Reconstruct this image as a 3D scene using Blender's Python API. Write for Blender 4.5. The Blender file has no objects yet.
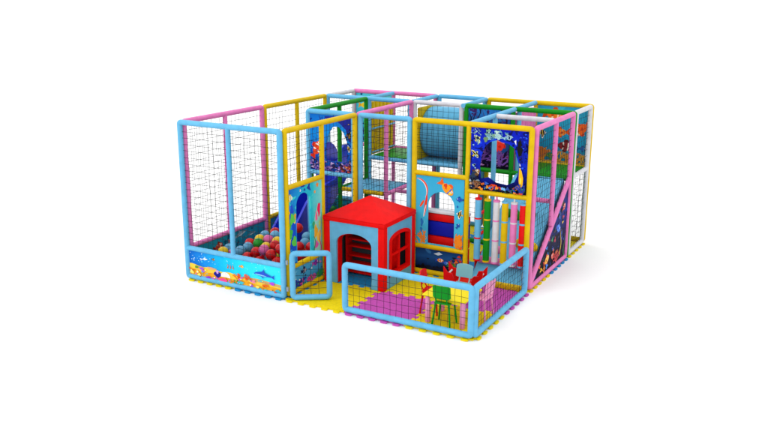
import bpy, bmesh, math, random
from mathutils import Vector, Matrix
from mathutils.geometry import tessellate_polygon
random.seed(7)
S = bpy.context.scene
COL = S.collection
PI = math.pi

# ------------------------------------------------------------------ camera
cam_d = bpy.data.cameras.new('camera'); cam = bpy.data.objects.new('camera', cam_d); COL.objects.link(cam)
CX, CY, CZ, YAW, PIT, ROLL, F = 8.8549, -9.3450, 4.4279, -.5098, -.2625, .0037, 810.36
fw = Vector((math.sin(YAW)*math.cos(PIT), math.cos(YAW)*math.cos(PIT), math.sin(PIT)))
rt = Vector((math.cos(YAW), -math.sin(YAW), 0)); up = rt.cross(fw)
c_, s_ = math.cos(ROLL), math.sin(ROLL)
rt, up = c_*rt + s_*up, -s_*rt + c_*up
M = Matrix((rt, up, -fw)).transposed().to_4x4(); M.translation = Vector((CX, CY, CZ))
cam.matrix_world = M
cam_d.sensor_width = 36; cam_d.lens = 36*F/768; cam_d.clip_end = 500
S.camera = cam

# ------------------------------------------------------------------ light
W = bpy.data.worlds.new('World'); S.world = W; W.use_nodes = True
bg = W.node_tree.nodes['Background']; 
# white studio dome, brighter towards the front left and above (a big softbox wall)
_N = W.node_tree.nodes; _L = W.node_tree.links
_tc = _N.new('ShaderNodeTexCoord'); _d = _N.new('ShaderNodeVectorMath'); _d.operation = 'DOT_PRODUCT'
_d.inputs[1].default_value = Vector((-.62, -.45, .64)).normalized(); _L.new(_tc.outputs['Generated'], _d.inputs[0])
_r = _N.new('ShaderNodeMapRange'); _r.inputs[1].default_value = -.1; _r.inputs[2].default_value = 1.0
_r.inputs[3].default_value = 1.32; _r.inputs[4].default_value = 1.85; _L.new(_d.outputs['Value'], _r.inputs[0])
bg.inputs[0].default_value = (1, 1, 1, 1); _L.new(_r.outputs[0], bg.inputs[1])
def area(name, loc, target, size, power):
    l = bpy.data.lights.new(name, 'AREA'); l.shape = 'DISK'; l.size = size; l.energy = power
    o = bpy.data.objects.new(name, l); COL.objects.link(o); o.location = loc
    o.rotation_euler = (Vector(target)-Vector(loc)).to_track_quat('-Z', 'Y').to_euler()
area('studio_softbox', (-3.5, -9, 10), (2.4, 2.2, .6), 3.0, 160)
S.view_settings.view_transform = 'Standard'; S.view_settings.look = 'None'
S.view_settings.exposure = 0; S.view_settings.gamma = 1
S.render.engine = 'CYCLES'
S.cycles.max_bounces = 8; S.cycles.diffuse_bounces = 4

# ------------------------------------------------------------------ materials
MATS = {}
ALB = .83   # sheen-free albedo scale for foam, vinyl and plastic
def lin(h):
    h = h.lstrip('#'); v = [int(h[i:i+2], 16)/255 for i in (0, 2, 4)]
    return tuple((x/12.92 if x <= .04045 else ((x+.055)/1.055)**2.4) for x in v)
def mat(name, col, rough=.5, kind='plain', spec=.14):
    if name in MATS: return MATS[name]
    m = bpy.data.materials.new(name); m.use_nodes = True; N = m.node_tree.nodes; L = m.node_tree.links
    b = N['Principled BSDF']; b.inputs['Roughness'].default_value = rough
    b.inputs['Specular IOR Level'].default_value = spec
    c = lin(col) if isinstance(col, str) else col
    if kind != 'plain': c = tuple(ALB*x for x in c)
    b.inputs['Base Color'].default_value = (*c, 1)
    tc = N.new('ShaderNodeTexCoord')
    if kind in ('foam', 'mat', 'plastic'):
        n = N.new('ShaderNodeTexNoise'); n.inputs['Scale'].default_value = {'foam': 9, 'mat': 26, 'plastic': 5}[kind]
        n.inputs['Detail'].default_value = 5
        L.new(tc.outputs['Object'], n.inputs['Vector'])
        r = N.new('ShaderNodeMapRange'); r.inputs[1].default_value = .3; r.inputs[2].default_value = .7
        a = {'foam': .88, 'mat': .86, 'plastic': .95}[kind]
        r.inputs[3].default_value = a; r.inputs[4].default_value = 1.04
        L.new(n.outputs['Fac'], r.inputs[0])
        mx = N.new('ShaderNodeMix'); mx.data_type = 'RGBA'; mx.blend_type = 'MULTIPLY'; mx.inputs[0].default_value = 1
        mx.inputs[6].default_value = (*c, 1); L.new(r.outputs[0], mx.inputs[7]); L.new(mx.outputs[2], b.inputs['Base Color'])
        n2 = N.new('ShaderNodeTexNoise'); n2.inputs['Scale'].default_value = {'foam': 60, 'mat': 220, 'plastic': 40}[kind]
        L.new(tc.outputs['Object'], n2.inputs['Vector'])
        bp = N.new('ShaderNodeBump'); bp.inputs['Strength'].default_value = {'foam': .12, 'mat': .3, 'plastic': .04}[kind]
        bp.inputs['Distance'].default_value = .01
        L.new(n2.outputs['Fac'], bp.inputs['Height']); L.new(bp.outputs[0], b.inputs['Normal'])
    MATS[name] = m; return m
def print_mat(name, stops, axis, lo, hi, blot=None, bscale=6, streak=None):
    """printed artwork: colour ramp along one axis, broken up with coloured blotches"""
    if name in MATS: return MATS[name]
    m = bpy.data.materials.new(name); m.use_nodes = True; N = m.node_tree.nodes; L = m.node_tree.links
    b = N['Principled BSDF']; b.inputs['Roughness'].default_value = .5; b.inputs['Specular IOR Level'].default_value = .04
    lin = lambda h, f=globals()['lin']: tuple(.9*x for x in f(h))
    tc = N.new('ShaderNodeTexCoord'); sp = N.new('ShaderNodeSeparateXYZ'); L.new(tc.outputs['Object'], sp.inputs[0])
    n = N.new('ShaderNodeTexNoise'); n.inputs['Scale'].default_value = bscale; n.inputs['Detail'].default_value = 4
    L.new(tc.outputs['Object'], n.inputs['Vector'])
    r = N.new('ShaderNodeMapRange'); r.inputs[1].default_value = lo; r.inputs[2].default_value = hi
    L.new(sp.outputs[axis], r.inputs[0])
    ad = N.new('ShaderNodeMath'); ad.operation = 'MULTIPLY_ADD'; ad.inputs[1].default_value = .35
    L.new(n.outputs['Fac'], ad.inputs[0])
    sb = N.new('ShaderNodeMath'); sb.operation = 'SUBTRACT'; sb.inputs[1].default_value = .17
    L.new(r.outputs[0], sb.inputs[0]); L.new(sb.outputs[0], ad.inputs[2])
    cr = N.new('ShaderNodeValToRGB'); e = cr.color_ramp.elements
    e[0].position = 0; e[0].color = (*lin(stops[0]), 1); e[1].position = 1; e[1].color = (*lin(stops[-1]), 1)
    for k, s in enumerate(stops[1:-1]):
        q = e.new((k+1)/(len(stops)-1)); q.color = (*lin(s), 1)
    L.new(ad.outputs[0], cr.inputs[0]); out = cr.outputs[0]
    if blot:
        for k, (bc, sc, th) in enumerate(blot):
            v = N.new('ShaderNodeTexNoise'); v.inputs['Scale'].default_value = sc; v.inputs['Detail'].default_value = 3
            v.inputs['Distortion'].default_value = 1.2
            mp = N.new('ShaderNodeMapping'); mp.inputs['Location'].default_value = (3.1*k+1, 7.7*k, 2.3*k)
            L.new(tc.outputs['Object'], mp.inputs[0]); L.new(mp.outputs[0], v.inputs['Vector'])
            g = N.new('ShaderNodeMapRange'); g.inputs[1].default_value = th; g.inputs[2].default_value = th+.04
            L.new(v.outputs['Fac'], g.inputs[0])
            mx = N.new('ShaderNodeMix'); mx.data_type = 'RGBA'; L.new(g.outputs[0], mx.inputs[0])
            L.new(out, mx.inputs[6]); mx.inputs[7].default_value = (*lin(bc), 1); out = mx.outputs[2]
    L.new(out, b.inputs['Base Color'])
    MATS[name] = m; return m

LB = mat('light_blue_foam', '#68B8E2', .5, 'foam'); PK = mat('pink_foam', '#E67EBC', .5, 'foam')
YL = mat('yellow_foam', '#E0BC00', .5, 'foam'); GR = mat('green_foam', '#0B8B16', .5, 'foam')
WH = mat('white_foam', '#D8D8DE', .5, 'foam'); RD = mat('red_foam', '#E80000', .5, 'foam', .2)
NET = mat('black_net_cord', (.012, .012, .014), .8)
DECKB = mat('light_blue_vinyl', '#5AAFD6', .45, 'foam'); DECKG = mat('green_vinyl', '#159A1C', .45, 'foam')
RAMPB = mat('ramp_blue_vinyl', '#66BBE2', .45, 'foam')
SLB = mat('blue_slide_plastic', '#142FD0', .3, 'plastic', .5)
HBL = mat('house_blue_panel', '#68B4DC', .5, 'foam'); HRD = mat('house_red_vinyl', '#F20000', .6, 'foam', .12)
NAVYC = mat('blue_cushion_vinyl', '#0E1AA8', .45, 'foam')

# ------------------------------------------------------------------ object helpers
def link(o, parent=None):
    COL.objects.link(o)
    if parent: o.parent = parent
    return o
def build(name, bm, mats, parent=None, smooth=True):
    me = bpy.data.meshes.new(name)
    bmesh.ops.recalc_face_normals(bm, faces=bm.faces) if getattr(bm, 'recalc_ok', True) else None
    bm.to_mesh(me); bm.free()
    for m in (mats if isinstance(mats, (list, tuple)) else [mats]): me.materials.append(m)
    if smooth:
        for p in me.polygons: p.use_smooth = True
        me.set_sharp_from_angle(angle=math.radians(38))
    return link(bpy.data.objects.new(name, me), parent)
def tag(o, label, cat, group=None):
    o['label'] = label; o['category'] = cat
    if group: o['group'] = group
    return o
def thing(name, label, cat, group=None, loc=(0, 0, 0), rz=0):
    o = bpy.data.objects.new(name, None); link(o); o.location = loc; o.rotation_euler = (0, 0, rz)
    o.empty_display_size = .2
    return tag(o, label, cat, group)
def fillet(pts, closed, rad, seg=4):
    out = []; n = len(pts)
    for i, p in enumerate(pts):
        if not closed and i in (0, n-1): out.append(Vector(p)); continue
        a = Vector(pts[i-1]); b = Vector(p); c = Vector(pts[(i+1) % n])
        u = (a-b); v = (c-b); t = min(rad, u.length*.45, v.length*.45)
        u.normalize(); v.normalize()
        p0 = b+u*t; p1 = b+v*t
        for k in range(seg+1):
            s = k/seg; out.append((1-s)**2*p0 + 2*s*(1-s)*b + s*s*p1)
    return out
def tube(bm, pts, r, normal=None, closed=False, n=14, cap=True, rad=None):
    pts = [Vector(p) for p in pts]
    if rad: pts = fillet(pts, closed, rad)
    m = len(pts); rings = []
    for i in range(m):
        if closed: t = (pts[(i+1) % m]-pts[i-1])
        else: t = pts[min(i+1, m-1)]-pts[max(i-1, 0)]
        t.normalize()
        if normal is None:
            nn = Vector((0, 0, 1)) if abs(t.z) < .9 else Vector((1, 0, 0))
            nn = (nn - t*nn.dot(t)).normalized()
        else:
            nn = Vector(normal); nn = (nn - t*nn.dot(t)).normalized()
        s = t.cross(nn)
        rings.append([bm.verts.new(pts[i] + r*(math.cos(2*PI*k/n)*nn + math.sin(2*PI*k/n)*s)) for k in range(n)])
    for i in range(m if closed else m-1):
        A = rings[i]; B = rings[(i+1) % m]
        for k in range(n): bm.faces.new((A[k], A[(k+1) % n], B[(k+1) % n], B[k]))
    if cap and not closed:
        bm.faces.new(rings[0]); bm.faces.new(rings[-1][::-1])
def box(bm, lo, hi, bev=.008, mi=0):
    c = [(a+b)/2 for a, b in zip(lo, hi)]; d = [b-a for a, b in zip(lo, hi)]
    r = bmesh.ops.create_cube(bm, size=1, matrix=Matrix.Translation(c) @ Matrix.Diagonal((*d, 1)))
    fs = set(f for v in r['verts'] for f in v.link_faces)
    for f in fs: f.material_index = mi
    if bev:
        es = list(set(e for v in r['verts'] for e in v.link_edges))
        g = bmesh.ops.bevel(bm, geom=es, offset=min(bev, min(d)*.4), segments=2, affect='EDGES', profile=.6)
        for f in g['faces']: f.material_index = mi
# plane maps: 'x': (u,v)->(x0,u,v)   'y': (u,v)->(u,y0,v)   'z': (u,v)->(u,v,z0)
def pmap(ax, val, off=0):
    if ax == 'x': return lambda u, v, d=0: Vector((val+off+d, u, v))
    if ax == 'y': return lambda u, v, d=0: Vector((u, val+off+d, v))
    return lambda u, v, d=0: Vector((u, v, val+off+d))
def prism(bm, P, outer, holes=(), th=.02, mi=0):
    """flat panel with holes, from d=-th/2 to +th/2"""
    loops = [[Vector((u, v, 0)) for u, v in outer]] + [[Vector((u, v, 0)) for u, v in h] for h in holes]
    flat = [p for l in loops for p in l]; tris = tessellate_polygon(loops)
    F_ = [bm.verts.new(P(p.x, p.y, th/2)) for p in flat]; B_ = [bm.verts.new(P(p.x, p.y, -th/2)) for p in flat]
    for t in tris:
        try:
            bm.faces.new([F_[i] for i in t]).material_index = mi
            bm.faces.new([B_[i] for i in t][::-1]).material_index = mi
        except ValueError: pass
    k = 0
    for l in loops:
        m = len(l)
        for i in range(m):
            bm.faces.new((F_[k+i], F_[k+(i+1) % m], B_[k+(i+1) % m], B_[k+i])).material_index = mi
        k += m
def inside(poly, u, v):
    c = False; n = len(poly)
    for i in range(n):
        a, b = poly[i], poly[i-1]
        if (a[1] > v) != (b[1] > v) and u < (b[0]-a[0])*(v-a[1])/(b[1]-a[1])+a[0]: c = not c
    return c
def net(P, poly, parent, sp=.1, r=.0030, jit=.003, nrm=(0, 1, 0)):
    bm = bmesh.new()
    for d in (0, 1):
        lo = min(p[d] for p in poly); hi = max(p[d] for p in poly)
        n = max(1, round((hi-lo)/sp))
        for i in range(1, n):
            w = lo+(hi-lo)*i/n + random.uniform(-jit, jit)
            xs = []
            for a, b in zip(poly, poly[1:]+poly[:1]):
                if (a[d] > w) != (b[d] > w):
                    t = (w-a[d])/(b[d]-a[d]); xs.append(a[1-d]+t*(b[1-d]-a[1-d]))
            xs.sort(); sl = random.uniform(-.012, .012)
            for s0, s1 in zip(xs[::2], xs[1::2]):
                if s1-s0 < .04: continue
                m = max(2, int((s1-s0)/.1)); pts = []
                for k in range(m+1):
                    t = k/m; q = s0+(s1-s0)*t
                    e = w + (sl*(t-.5) + random.uniform(-.004, .004))*(0 if k in (0, m) and False else 1)
                    dd = .012*math.sin(t*PI)*random.uniform(-1, 1)
                    pts.append(P(e, q, dd) if d == 0 else P(q, e, dd))
                tube(bm, pts, r, n=4, cap=False)
    return build('net', bm, NET, parent, smooth=False)

# ------------------------------------------------------------------ printed motifs (flat ink shapes on a panel)
def ell(cx, cy, a, b, rot=0, n=18, wob=0):
    o = []
    for k in range(n):
        t = 2*PI*k/n; w = 1+wob*math.sin(3*t+cx*40)+wob*.6*math.sin(5*t+cy*50)
        x = a*math.cos(t)*w; y = b*math.sin(t)*w
        o.append((cx+x*math.cos(rot)-y*math.sin(rot), cy+x*math.sin(rot)+y*math.cos(rot)))
    return o
def xf(pts, cx, cy, s, rot=0, flip=1):
    return [(cx+s*(flip*x*math.cos(rot)-y*math.sin(rot)), cy+s*(flip*x*math.sin(rot)+y*math.cos(rot))) for x, y in pts]
def fish(cx, cy, s, body, fin, stripe='#FFFFFF', rot=0, flip=1, stripes=2):
    X = lambda p: xf(p, cx, cy, s, rot, flip); o = []
    o.append((X([(-.42, 0), (-.62, .16), (-.9, .34), (-.8, 0), (-.9, -.34), (-.62, -.16)]), fin))
    o.append((X([(-.25, .2), (-.1, .48), (.12, .5), (.28, .26)]), fin))
    o.append((X([(-.2, -.2), (-.12, -.44), (.08, -.42), (.15, -.22)]), fin))
    o.append((X(ell(0, 0, .55, .31)), body))
    for k in range(stripes):
        x = .18-.36*k; h = .29*math.sqrt(max(0.05, 1-(x/.55)**2))
        o.append((X([(x-.05, h), (x+.04, h*.98), (x+.08, 0), (x+.04, -h*.98), (x-.05, -h), (x-.02, 0)]), stripe))
    o.append((X(ell(.36, .08, .075, .085)), '#FFFFFF')); o.append((X(ell(.38, .08, .038, .045)), '#0A0A12'))
    o.append((X([(-.02, -.03), (-.2, .1), (-.26, -.05), (-.18, -.14)]), fin))
    return o
def angelfish(cx, cy, s, base='#F4D21A', bar='#0B0B14', rot=0, flip=1, light='#F6F6F0'):
    X = lambda p: xf(p, cx, cy, s, rot, flip)
    o = [(X([(-.5, 0), (-.75, .22), (-.72, -.22)]), base),
         (X([(.55, 0), (.2, .3), (-.2, .95), (-.35, .75), (-.42, .2), (-.5, 0), (-.42, -.22), (-.35, -.8), (-.15, -.85), (.2, -.3)]), light)]
    o.append((X([(.22, .28), (.02, .5), (-.02, 0), (.02, -.45), (.22, -.28), (.27, 0)]), bar))
    o.append((X([(-.14, .7), (-.3, .82), (-.36, .1), (-.36, -.2), (-.28, -.7), (-.14, -.68), (-.12, 0)]), bar))
    o.append((X([(-.36, .2), (-.42, .2), (-.5, 0), (-.42, -.22), (-.36, -.2)]), base))
    o.append((X([(.02, .46), (-.12, .66), (-.11, 0), (-.12, -.6), (.02, -.42), (-.02, 0)]), base))
    o.append((X(ell(.38, .08, .05, .06)), '#101018'))
    return o
def blob(cx, cy, a, b, c, wob=.16): return [(ell(cx, cy, a, b, 0, 22, wob), c)]
def coral(cx, cy, s, c, n=5, lean=0):
    o = []
    def br(x, y, ang, l, w, d):
        x2 = x+l*math.cos(ang); y2 = y+l*math.sin(ang); nx, ny = -math.sin(ang)*w, math.cos(ang)*w
        o.append(([(x+nx, y+ny), (x-nx, y-ny), (x2-nx*.7, y2-ny*.7), (x2+math.cos(ang)*w, y2+math.sin(ang)*w), (x2+nx*.7, y2+ny*.7)], c))
        if d:
            for da in (-.5, .45):
                br(x2, y2, ang+da+random.uniform(-.2, .2), l*random.uniform(.6, .8), w*.75, d-1)
    for k in range(n): br(cx+random.uniform(-.2, .2)*s, cy, PI/2+(k-(n-1)/2)*.45+lean, s*.42, s*.075, 2)
    return o
def weed(cx, cy, h, c, w=.02, amp=.03):
    L_ = []; R_ = []
    for k in range(9):
        t = k/8; x = cx+amp*math.sin(t*7+cx*20); ww = w*(1-t*.8)
        L_.append((x-ww, cy+h*t)); R_.append((x+ww, cy+h*t))
    return [(L_+R_[::-1], c)]
def star(cx, cy, s, c):
    return [([(cx+s*(1 if k % 2 == 0 else .45)*math.cos(PI/2+k*PI/5), cy+s*(1 if k % 2 == 0 else .45)*math.sin(PI/2+k*PI/5)) for k in range(10)], c)]
def dolphin(cx, cy, s, c='#2B56C8', belly='#9CCBEE', rot=0, flip=1):
    X = lambda p: xf(p, cx, cy, s, rot, flip)
    return [(X([(1, 0), (.8, .1), (.45, .2), (.2, .24), (.0, .48), (-.05, .23), (-.4, .12), (-.75, .02), (-1, .18), (-.92, -.02), (-1.02, -.2), (-.72, -.06), (-.3, -.08), (.1, -.12), (.05, -.32), (.25, -.14), (.7, -.07)]), c),
            (X([(.85, 0), (.5, .02), (0, -.02), (-.3, -.05), (.1, -.1), (.7, -.06)]), belly)]
def shell(cx, cy, s):
    return [([(cx+s*math.cos(t*PI/10), cy+s*.85*math.sin(t*PI/10)) for t in range(11)], '#F4F0E6')] + \
           [([(cx, cy), (cx+s*.9*math.cos(a), cy+s*.76*math.sin(a)), (cx+s*.9*math.cos(a+.07), cy+s*.76*math.sin(a+.07))], '#D9B8B0') for a in (.5, 1.0, 1.5, 2.0, 2.5)]
def scatter(n, u0, u1, v0, v1, s0, s1, cols, wob=.2):
    o = []
    for _ in range(n):
        s = random.uniform(s0, s1); o += blob(random.uniform(u0, u1), random.uniform(v0, v1), s, s*random.uniform(.5, 1), random.choice(cols), wob)
    return o
def clip(poly, u0, u1, v0, v1):
    for ax, lim, sg in ((0, u0, 1), (0, u1, -1), (1, v0, 1), (1, v1, -1)):
        out = []
        for a, b in zip(poly, poly[1:]+poly[:1]):
            da = (a[ax]-lim)*sg; db = (b[ax]-lim)*sg
            if da >= 0: out.append(a)
            if (da >= 0) != (db >= 0):
                t = da/(da-db); out.append((a[0]+t*(b[0]-a[0]), a[1]+t*(b[1]-a[1])))
        poly = out
        if len(poly) < 3: return []
    return poly
def panel(name, ax, val, rect, base, motifs, parent, side, holes=(), outer=None, th=.02, both=False):
    """printed board; motifs = list of (polygon, '#hex'); side=+1/-1: which face carries the ink"""
    P = pmap(ax, val); bm = bmesh.new(); u0, u1, v0, v1 = rect
    prism(bm, P, outer or [(u0, v0), (u1, v0), (u1, v1), (u0, v1)], holes, th)
    bmesh.ops.recalc_face_normals(bm, faces=bm.faces)
    mats = [base]; idx = {}; d = th/2
    for poly, c in motifs:
        if not outer: poly = clip(poly, u0+.003, u1-.003, v0+.003, v1-.003)
        elif not all(inside(outer, *p) for p in poly): continue
        if len(poly) < 3 or any(inside(h, *p) for h in holes for p in poly): continue
        if any(inside(poly, *p) for h in holes for p in h): continue
        if c not in idx:
            idx[c] = len(mats); mats.append(mat('ink_'+c[1:], tuple(.9*x for x in lin(c)), .42, spec=.1))
        d += .00012
        tr = tessellate_polygon([[Vector((u, v, 0)) for u, v in poly]])
        for sd in ((side, -side) if both else (side,)):
            vs = [bm.verts.new(P(u, v, sd*d)) for u, v in poly]
            for t in tr:
                try: f = bm.faces.new([vs[i] for i in t]); f.material_index = idx[c]
                except ValueError: pass
    me = bpy.data.meshes.new(name); bm.to_mesh(me); bm.free()
    for m in mats: me.materials.append(m)
    return link(bpy.data.objects.new(name, me), parent)
def arch(u0, u1, v0, v1, n=14, flat=.5):
    """arched opening outline: straight sides then an elliptical head"""
    r = (u1-u0)/2; h = min(r, v1-v0)*flat*2; c = (u0+u1)/2
    return [(u0, v0), (u1, v0)] + [(c+r*math.cos(PI*k/n), v1-h+h*math.sin(PI*k/n)) for k in range(n+1)]

# ------------------------------------------------------------------ grid
GX = [0, .94, 1.92, 2.97, 3.95, 5.0]
GY = [0, 1.06, 2.10, 3.13, 4.13, 5.20]
H = 2.567; R = .043; Z0 = .065
NRM = {'x': (1, 0, 0), 'y': (0, 1, 0)}
def frame(name, label, ax, val, u0, u1, color, posts=(), rails=(), z0=Z0, z1=H, group='padded climbing frame sections', cat='frame', closed=True, r=R):
    t = thing(name, label, cat, group); P = pmap(ax, val)
    bm = bmesh.new()
    if closed: tube(bm, [P(u0, z0), P(u0, z1), P(u1, z1), P(u1, z0)], r, NRM[ax], True, rad=.03)
    else: tube(bm, [P(u0, z0-.04), P(u0, z1), P(u1, z1), P(u1, z0-.04)], r, NRM[ax], False, rad=.05)
    build('outer_frame', bm, color, t)
    for p in posts:
        u, a, b = p[:3]; bm = bmesh.new(); tube(bm, [P(u, a), P(u, b)], r*.93, NRM[ax]); build('post', bm, color, t)
    for p in rails:
        v, a, b = p[:3]; bm = bmesh.new(); tube(bm, [P(a, v), P(b, v)], r*.93, NRM[ax]); build('rail', bm, p[3] if len(p) > 3 else color, t)
    return t, P
def rect(u0, u1, v0, v1): return [(u0, v0), (u1, v0), (u1, v1), (u0, v1)]
E_ = .045

# ================================================================== SETTING
bm = bmesh.new(); box(bm, (-60, -60, -.06), (60, 60, 0), 0)
g = build('ground', bm, mat('white_studio_ground', (.83, .83, .83), .9, spec=0), smooth=False)
g['kind'] = 'structure'

# ================================================================== FLOOR MATS
MC = {'y': mat('yellow_mat_foam', '#F6DC00', .8, 'mat', .2), 'b': mat('blue_mat_foam', '#1F95D2', .8, 'mat', .2), 'm': mat('magenta_mat_foam', '#CE54BA', .8, 'mat', .2)}
MN = {'y': 'yellow', 'b': 'blue', 'm': 'magenta'}
TILES = ["ybymy", "bybym", "ybyby", "bybyb", "ybyby"]
WHERE = {(0, 0): 'at the outer front left corner under the ball pit', (0, 1): 'under the ball pit beside the arched doorway board',
 (0, 2): 'in the gateway between the ball pit and the low fence', (0, 3): 'in front of the playhouse along the low fence', (0, 4): 'at the fence corner under the child table',
 (1, 2): 'under the red roofed playhouse', (1, 3): 'beside the playhouse window below the arched window board', (1, 4): 'inside the side fence in front of the hanging rollers',
 (2, 4): 'edging out under the low end of the pink triangle frame', (3, 4): 'edging out under the high end of the pink triangle frame', (4, 4): 'under the white frame at the far right corner'}
ORD = ['first', 'second', 'third', 'fourth', 'fifth']
def edge(a, b, d):
    """jigsaw edge from a to b, tabs bulging along unit vector d"""
    a = Vector(a); b = Vector(b); t = (b-a); L = t.length; t.normalize(); d = Vector(d); n = max(3, round(L/.2)); p = L/n; o = [a]
    for k in range(n):
        c = (k+.5)*p
        for s, q in ((-.047, 0), (-.04, .02), (-.056, .045), (-.046, .064), (-.02, .07), (.02, .07), (.046, .064), (.056, .045), (.04, .02), (.047, 0)):
            o.append(a+t*(c+s)+d*q)
    return o
for j in range(5):
    for i in range(5):
        x0, x1, y0, y1 = GX[i], GX[i+1], GY[j], GY[j+1]
        lo = (0, -1); hi = (0, 1) if j == 4 else (0, -1)
        lf = (-1, 0) if i == 0 else (1, 0)
        # keep every shared border the same polyline read the same way round
        bot = edge((x0, y0), (x1, y0), lo); top = edge((x0, y1), (x1, y1), hi)[::-1]
        lft = edge((x0, y0), (x0, y1), lf)[::-1]; rgt = edge((x1, y0), (x1, y1), (1, 0))
        loop = bot+rgt+[Vector((x1, y1))]+top+lft
        cl = []
        for p in loop:
            if not cl or (cl[-1]-p).length > 1e-4: cl.append(p)
        cl = [p for k, p in enumerate(cl) if (p-cl[k-1]).length > 1e-4]
        cx, cy = (x0+x1)/2, (y0+y1)/2
        o = thing_loc = (cx, cy, 0)
        bm = bmesh.new(); P = pmap('z', .014)
        prism(bm, P, [((p.x-cx)*.997, (p.y-cy)*.997) for p in cl], (), .022)
        c = TILES[j][i]
        t = build('foam_floor_mat', bm, MC[c], None, smooth=False); t.location = (cx, cy, 0)
        w = WHERE.get((j, i), 'under the frames, %s from left, %s row back' % (ORD[i], ORD[j]))
        tag(t, '%s jigsaw foam mat %s' % (MN[c], w), 'foam mat', 'interlocking foam floor mats')

# ================================================================== FRAMES: BALL PIT
# front left, light blue
t, P = frame('ball_pit_front_frame', 'light blue padded front frame of the ball pit with beach print board along its foot', 'y', 0, 0.0, 1.90, LB, [(.95, .54, H)], [(.54, 0, 1.90)])
bs = print_mat('print_beach_water', ['#0B4FB4', '#1B86DA', '#17B6E6', '#29D6F0', '#35DDF2'], 0, 0, 1.5, [('#5FE3F4', 9, .66)])
mo = []
sand = [(0, .07)] + [(1.92*k/24, .285-.035*k/24*2.2+.012*math.sin(k*1.3)) for k in range(25)] + [(1.92, .07)]
mo.append((sand, '#F2C83E'))
mo.append(([(0, .07)]+[(1.92*k/24, .20-.05*k/24+.016*math.sin(k*.9+1)) for k in range(25)]+[(1.92, .07)], '#EBA31C'))
mo.append(([(1.1, .235), (1.4, .255), (1.9, .225), (1.92, .18), (1.5, .2), (1.2, .2)], '#C9A76A'))
for k in range(26): mo += blob(random.uniform(.06, .6), random.uniform(.33, .5), random.uniform(.005, .011), random.uniform(.004, .009), random.choice(['#CFEFFF', '#8FD4F7']), .1)
for k in range(10): mo += blob(random.uniform(.7, 1.85), random.uniform(.38, .5), .007, .006, '#A9F2FC', .1)
mo += dolphin(.36, .4, .07, '#E8F4F8', '#FFFFFF', .1) + fish(.55, .425, .05, '#8A6A2A', '#5C4318', '#E2B04A') + fish(1.12, .405, .06, '#F0A02C', '#D9781C', '#FFE27A')
mo += shell(.78, .17, .1) + blob(.62, .19, .075, .045, '#101488', .1) + blob(.62, .235, .03, .03, '#C89AD8') + blob(.5, .27, .09, .02, '#D8A07A')
for x in (.84, .89, .94): mo += weed(x, .33, .07, '#D4561C', .012, .006)
mo += coral(1.03, .19, .1, '#E84A14', 5) + coral(1.2, .2, .11, '#E85318', 5) + blob(1.0, .14, .05, .03, '#2F9E3A') + blob(.74, .12, .09, .03, '#F0468C')
mo += dolphin(1.55, .34, .2, '#2750C4', '#86C6F0', -.02, -1)
for x, y, c in ((.2, .25, '#5E8A2A'), (.3, .24, '#A84CC8'), (.33, .2, '#B060D0'), (.44, .11, '#8C35C0'), (1.1, .14, '#35B8C8'), (1.3, .13, '#A040C8'), (1.34, .2, '#F08898'), (1.55, .17, '#E0641C'), (1.6, .18, '#E0641C'), (1.48, .1, '#36B6C4'), (1.7, .23, '#B048D0'), (1.8, .13, '#2FA6C4'), (1.86, .12, '#2FA6C4'), (.1, .15, '#F7DA60'), (.9, .1, '#D4861C'), (.25, .13, '#F7DA60'), (1.42, .13, '#F7DA60')):
    mo += blob(x, y, random.uniform(.03, .055), random.uniform(.015, .025), c)
mo += scatter(46, .05, 1.88, .10, .24, .008, .022, ['#F7E07A', '#D4861C', '#E0641C', '#B048D0', '#36B6C4', '#F08898', '#8E5A1E', '#FFF0B0', '#C83A2A', '#5E8A2A'])
panel('printed_board', 'y', 0, (.03, 1.87, .09, .515), bs, mo, t, -1)
net(P, rect(.04, 1.86, .58, H-.04), t, .1)
# left side, pink
t, P = frame('ball_pit_side_frame', 'pink netted side frame of the ball pit, running back from the front left corner', 'x', 0, .09, 2.06, PK, [(1.07, .54, H)], [(.54, .09, 2.06)])
tl = print_mat('print_deep_teal', ['#0E6A8C', '#16809E', '#1D93AE'], 2, .05, .55, [('#0B4F6E', 4, .58), ('#4FB0BA', 7, .66)])
mo = fish(.75, .36, .17, '#C23A22', '#7A1F18', '#E9C9A0', .2) + fish(1.1, .38, .12, '#1A2A38', '#C8402A', '#D9D9C8') + dolphin(1.3, .42, .2, '#7E9AA8', '#C4D4D8', .2) + dolphin(1.6, .36, .16, '#5C8494', '#C4D4D8', .1)
mo += coral(.3, .1, .2, '#8E2F52') + coral(.55, .1, .16, '#C8792A') + scatter(14, .1, 2, .08, .2, .03, .07, ['#23525E', '#2F6E54', '#8B5A3A']) + coral(1.8, .1, .2, '#B83A2A')
panel('printed_board', 'x', 0, (.12, 2.03, .09, .515), tl, mo, t, 1, both=True)
net(P, rect(.13, 2.02, .58, H-.04), t, .1)
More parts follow.
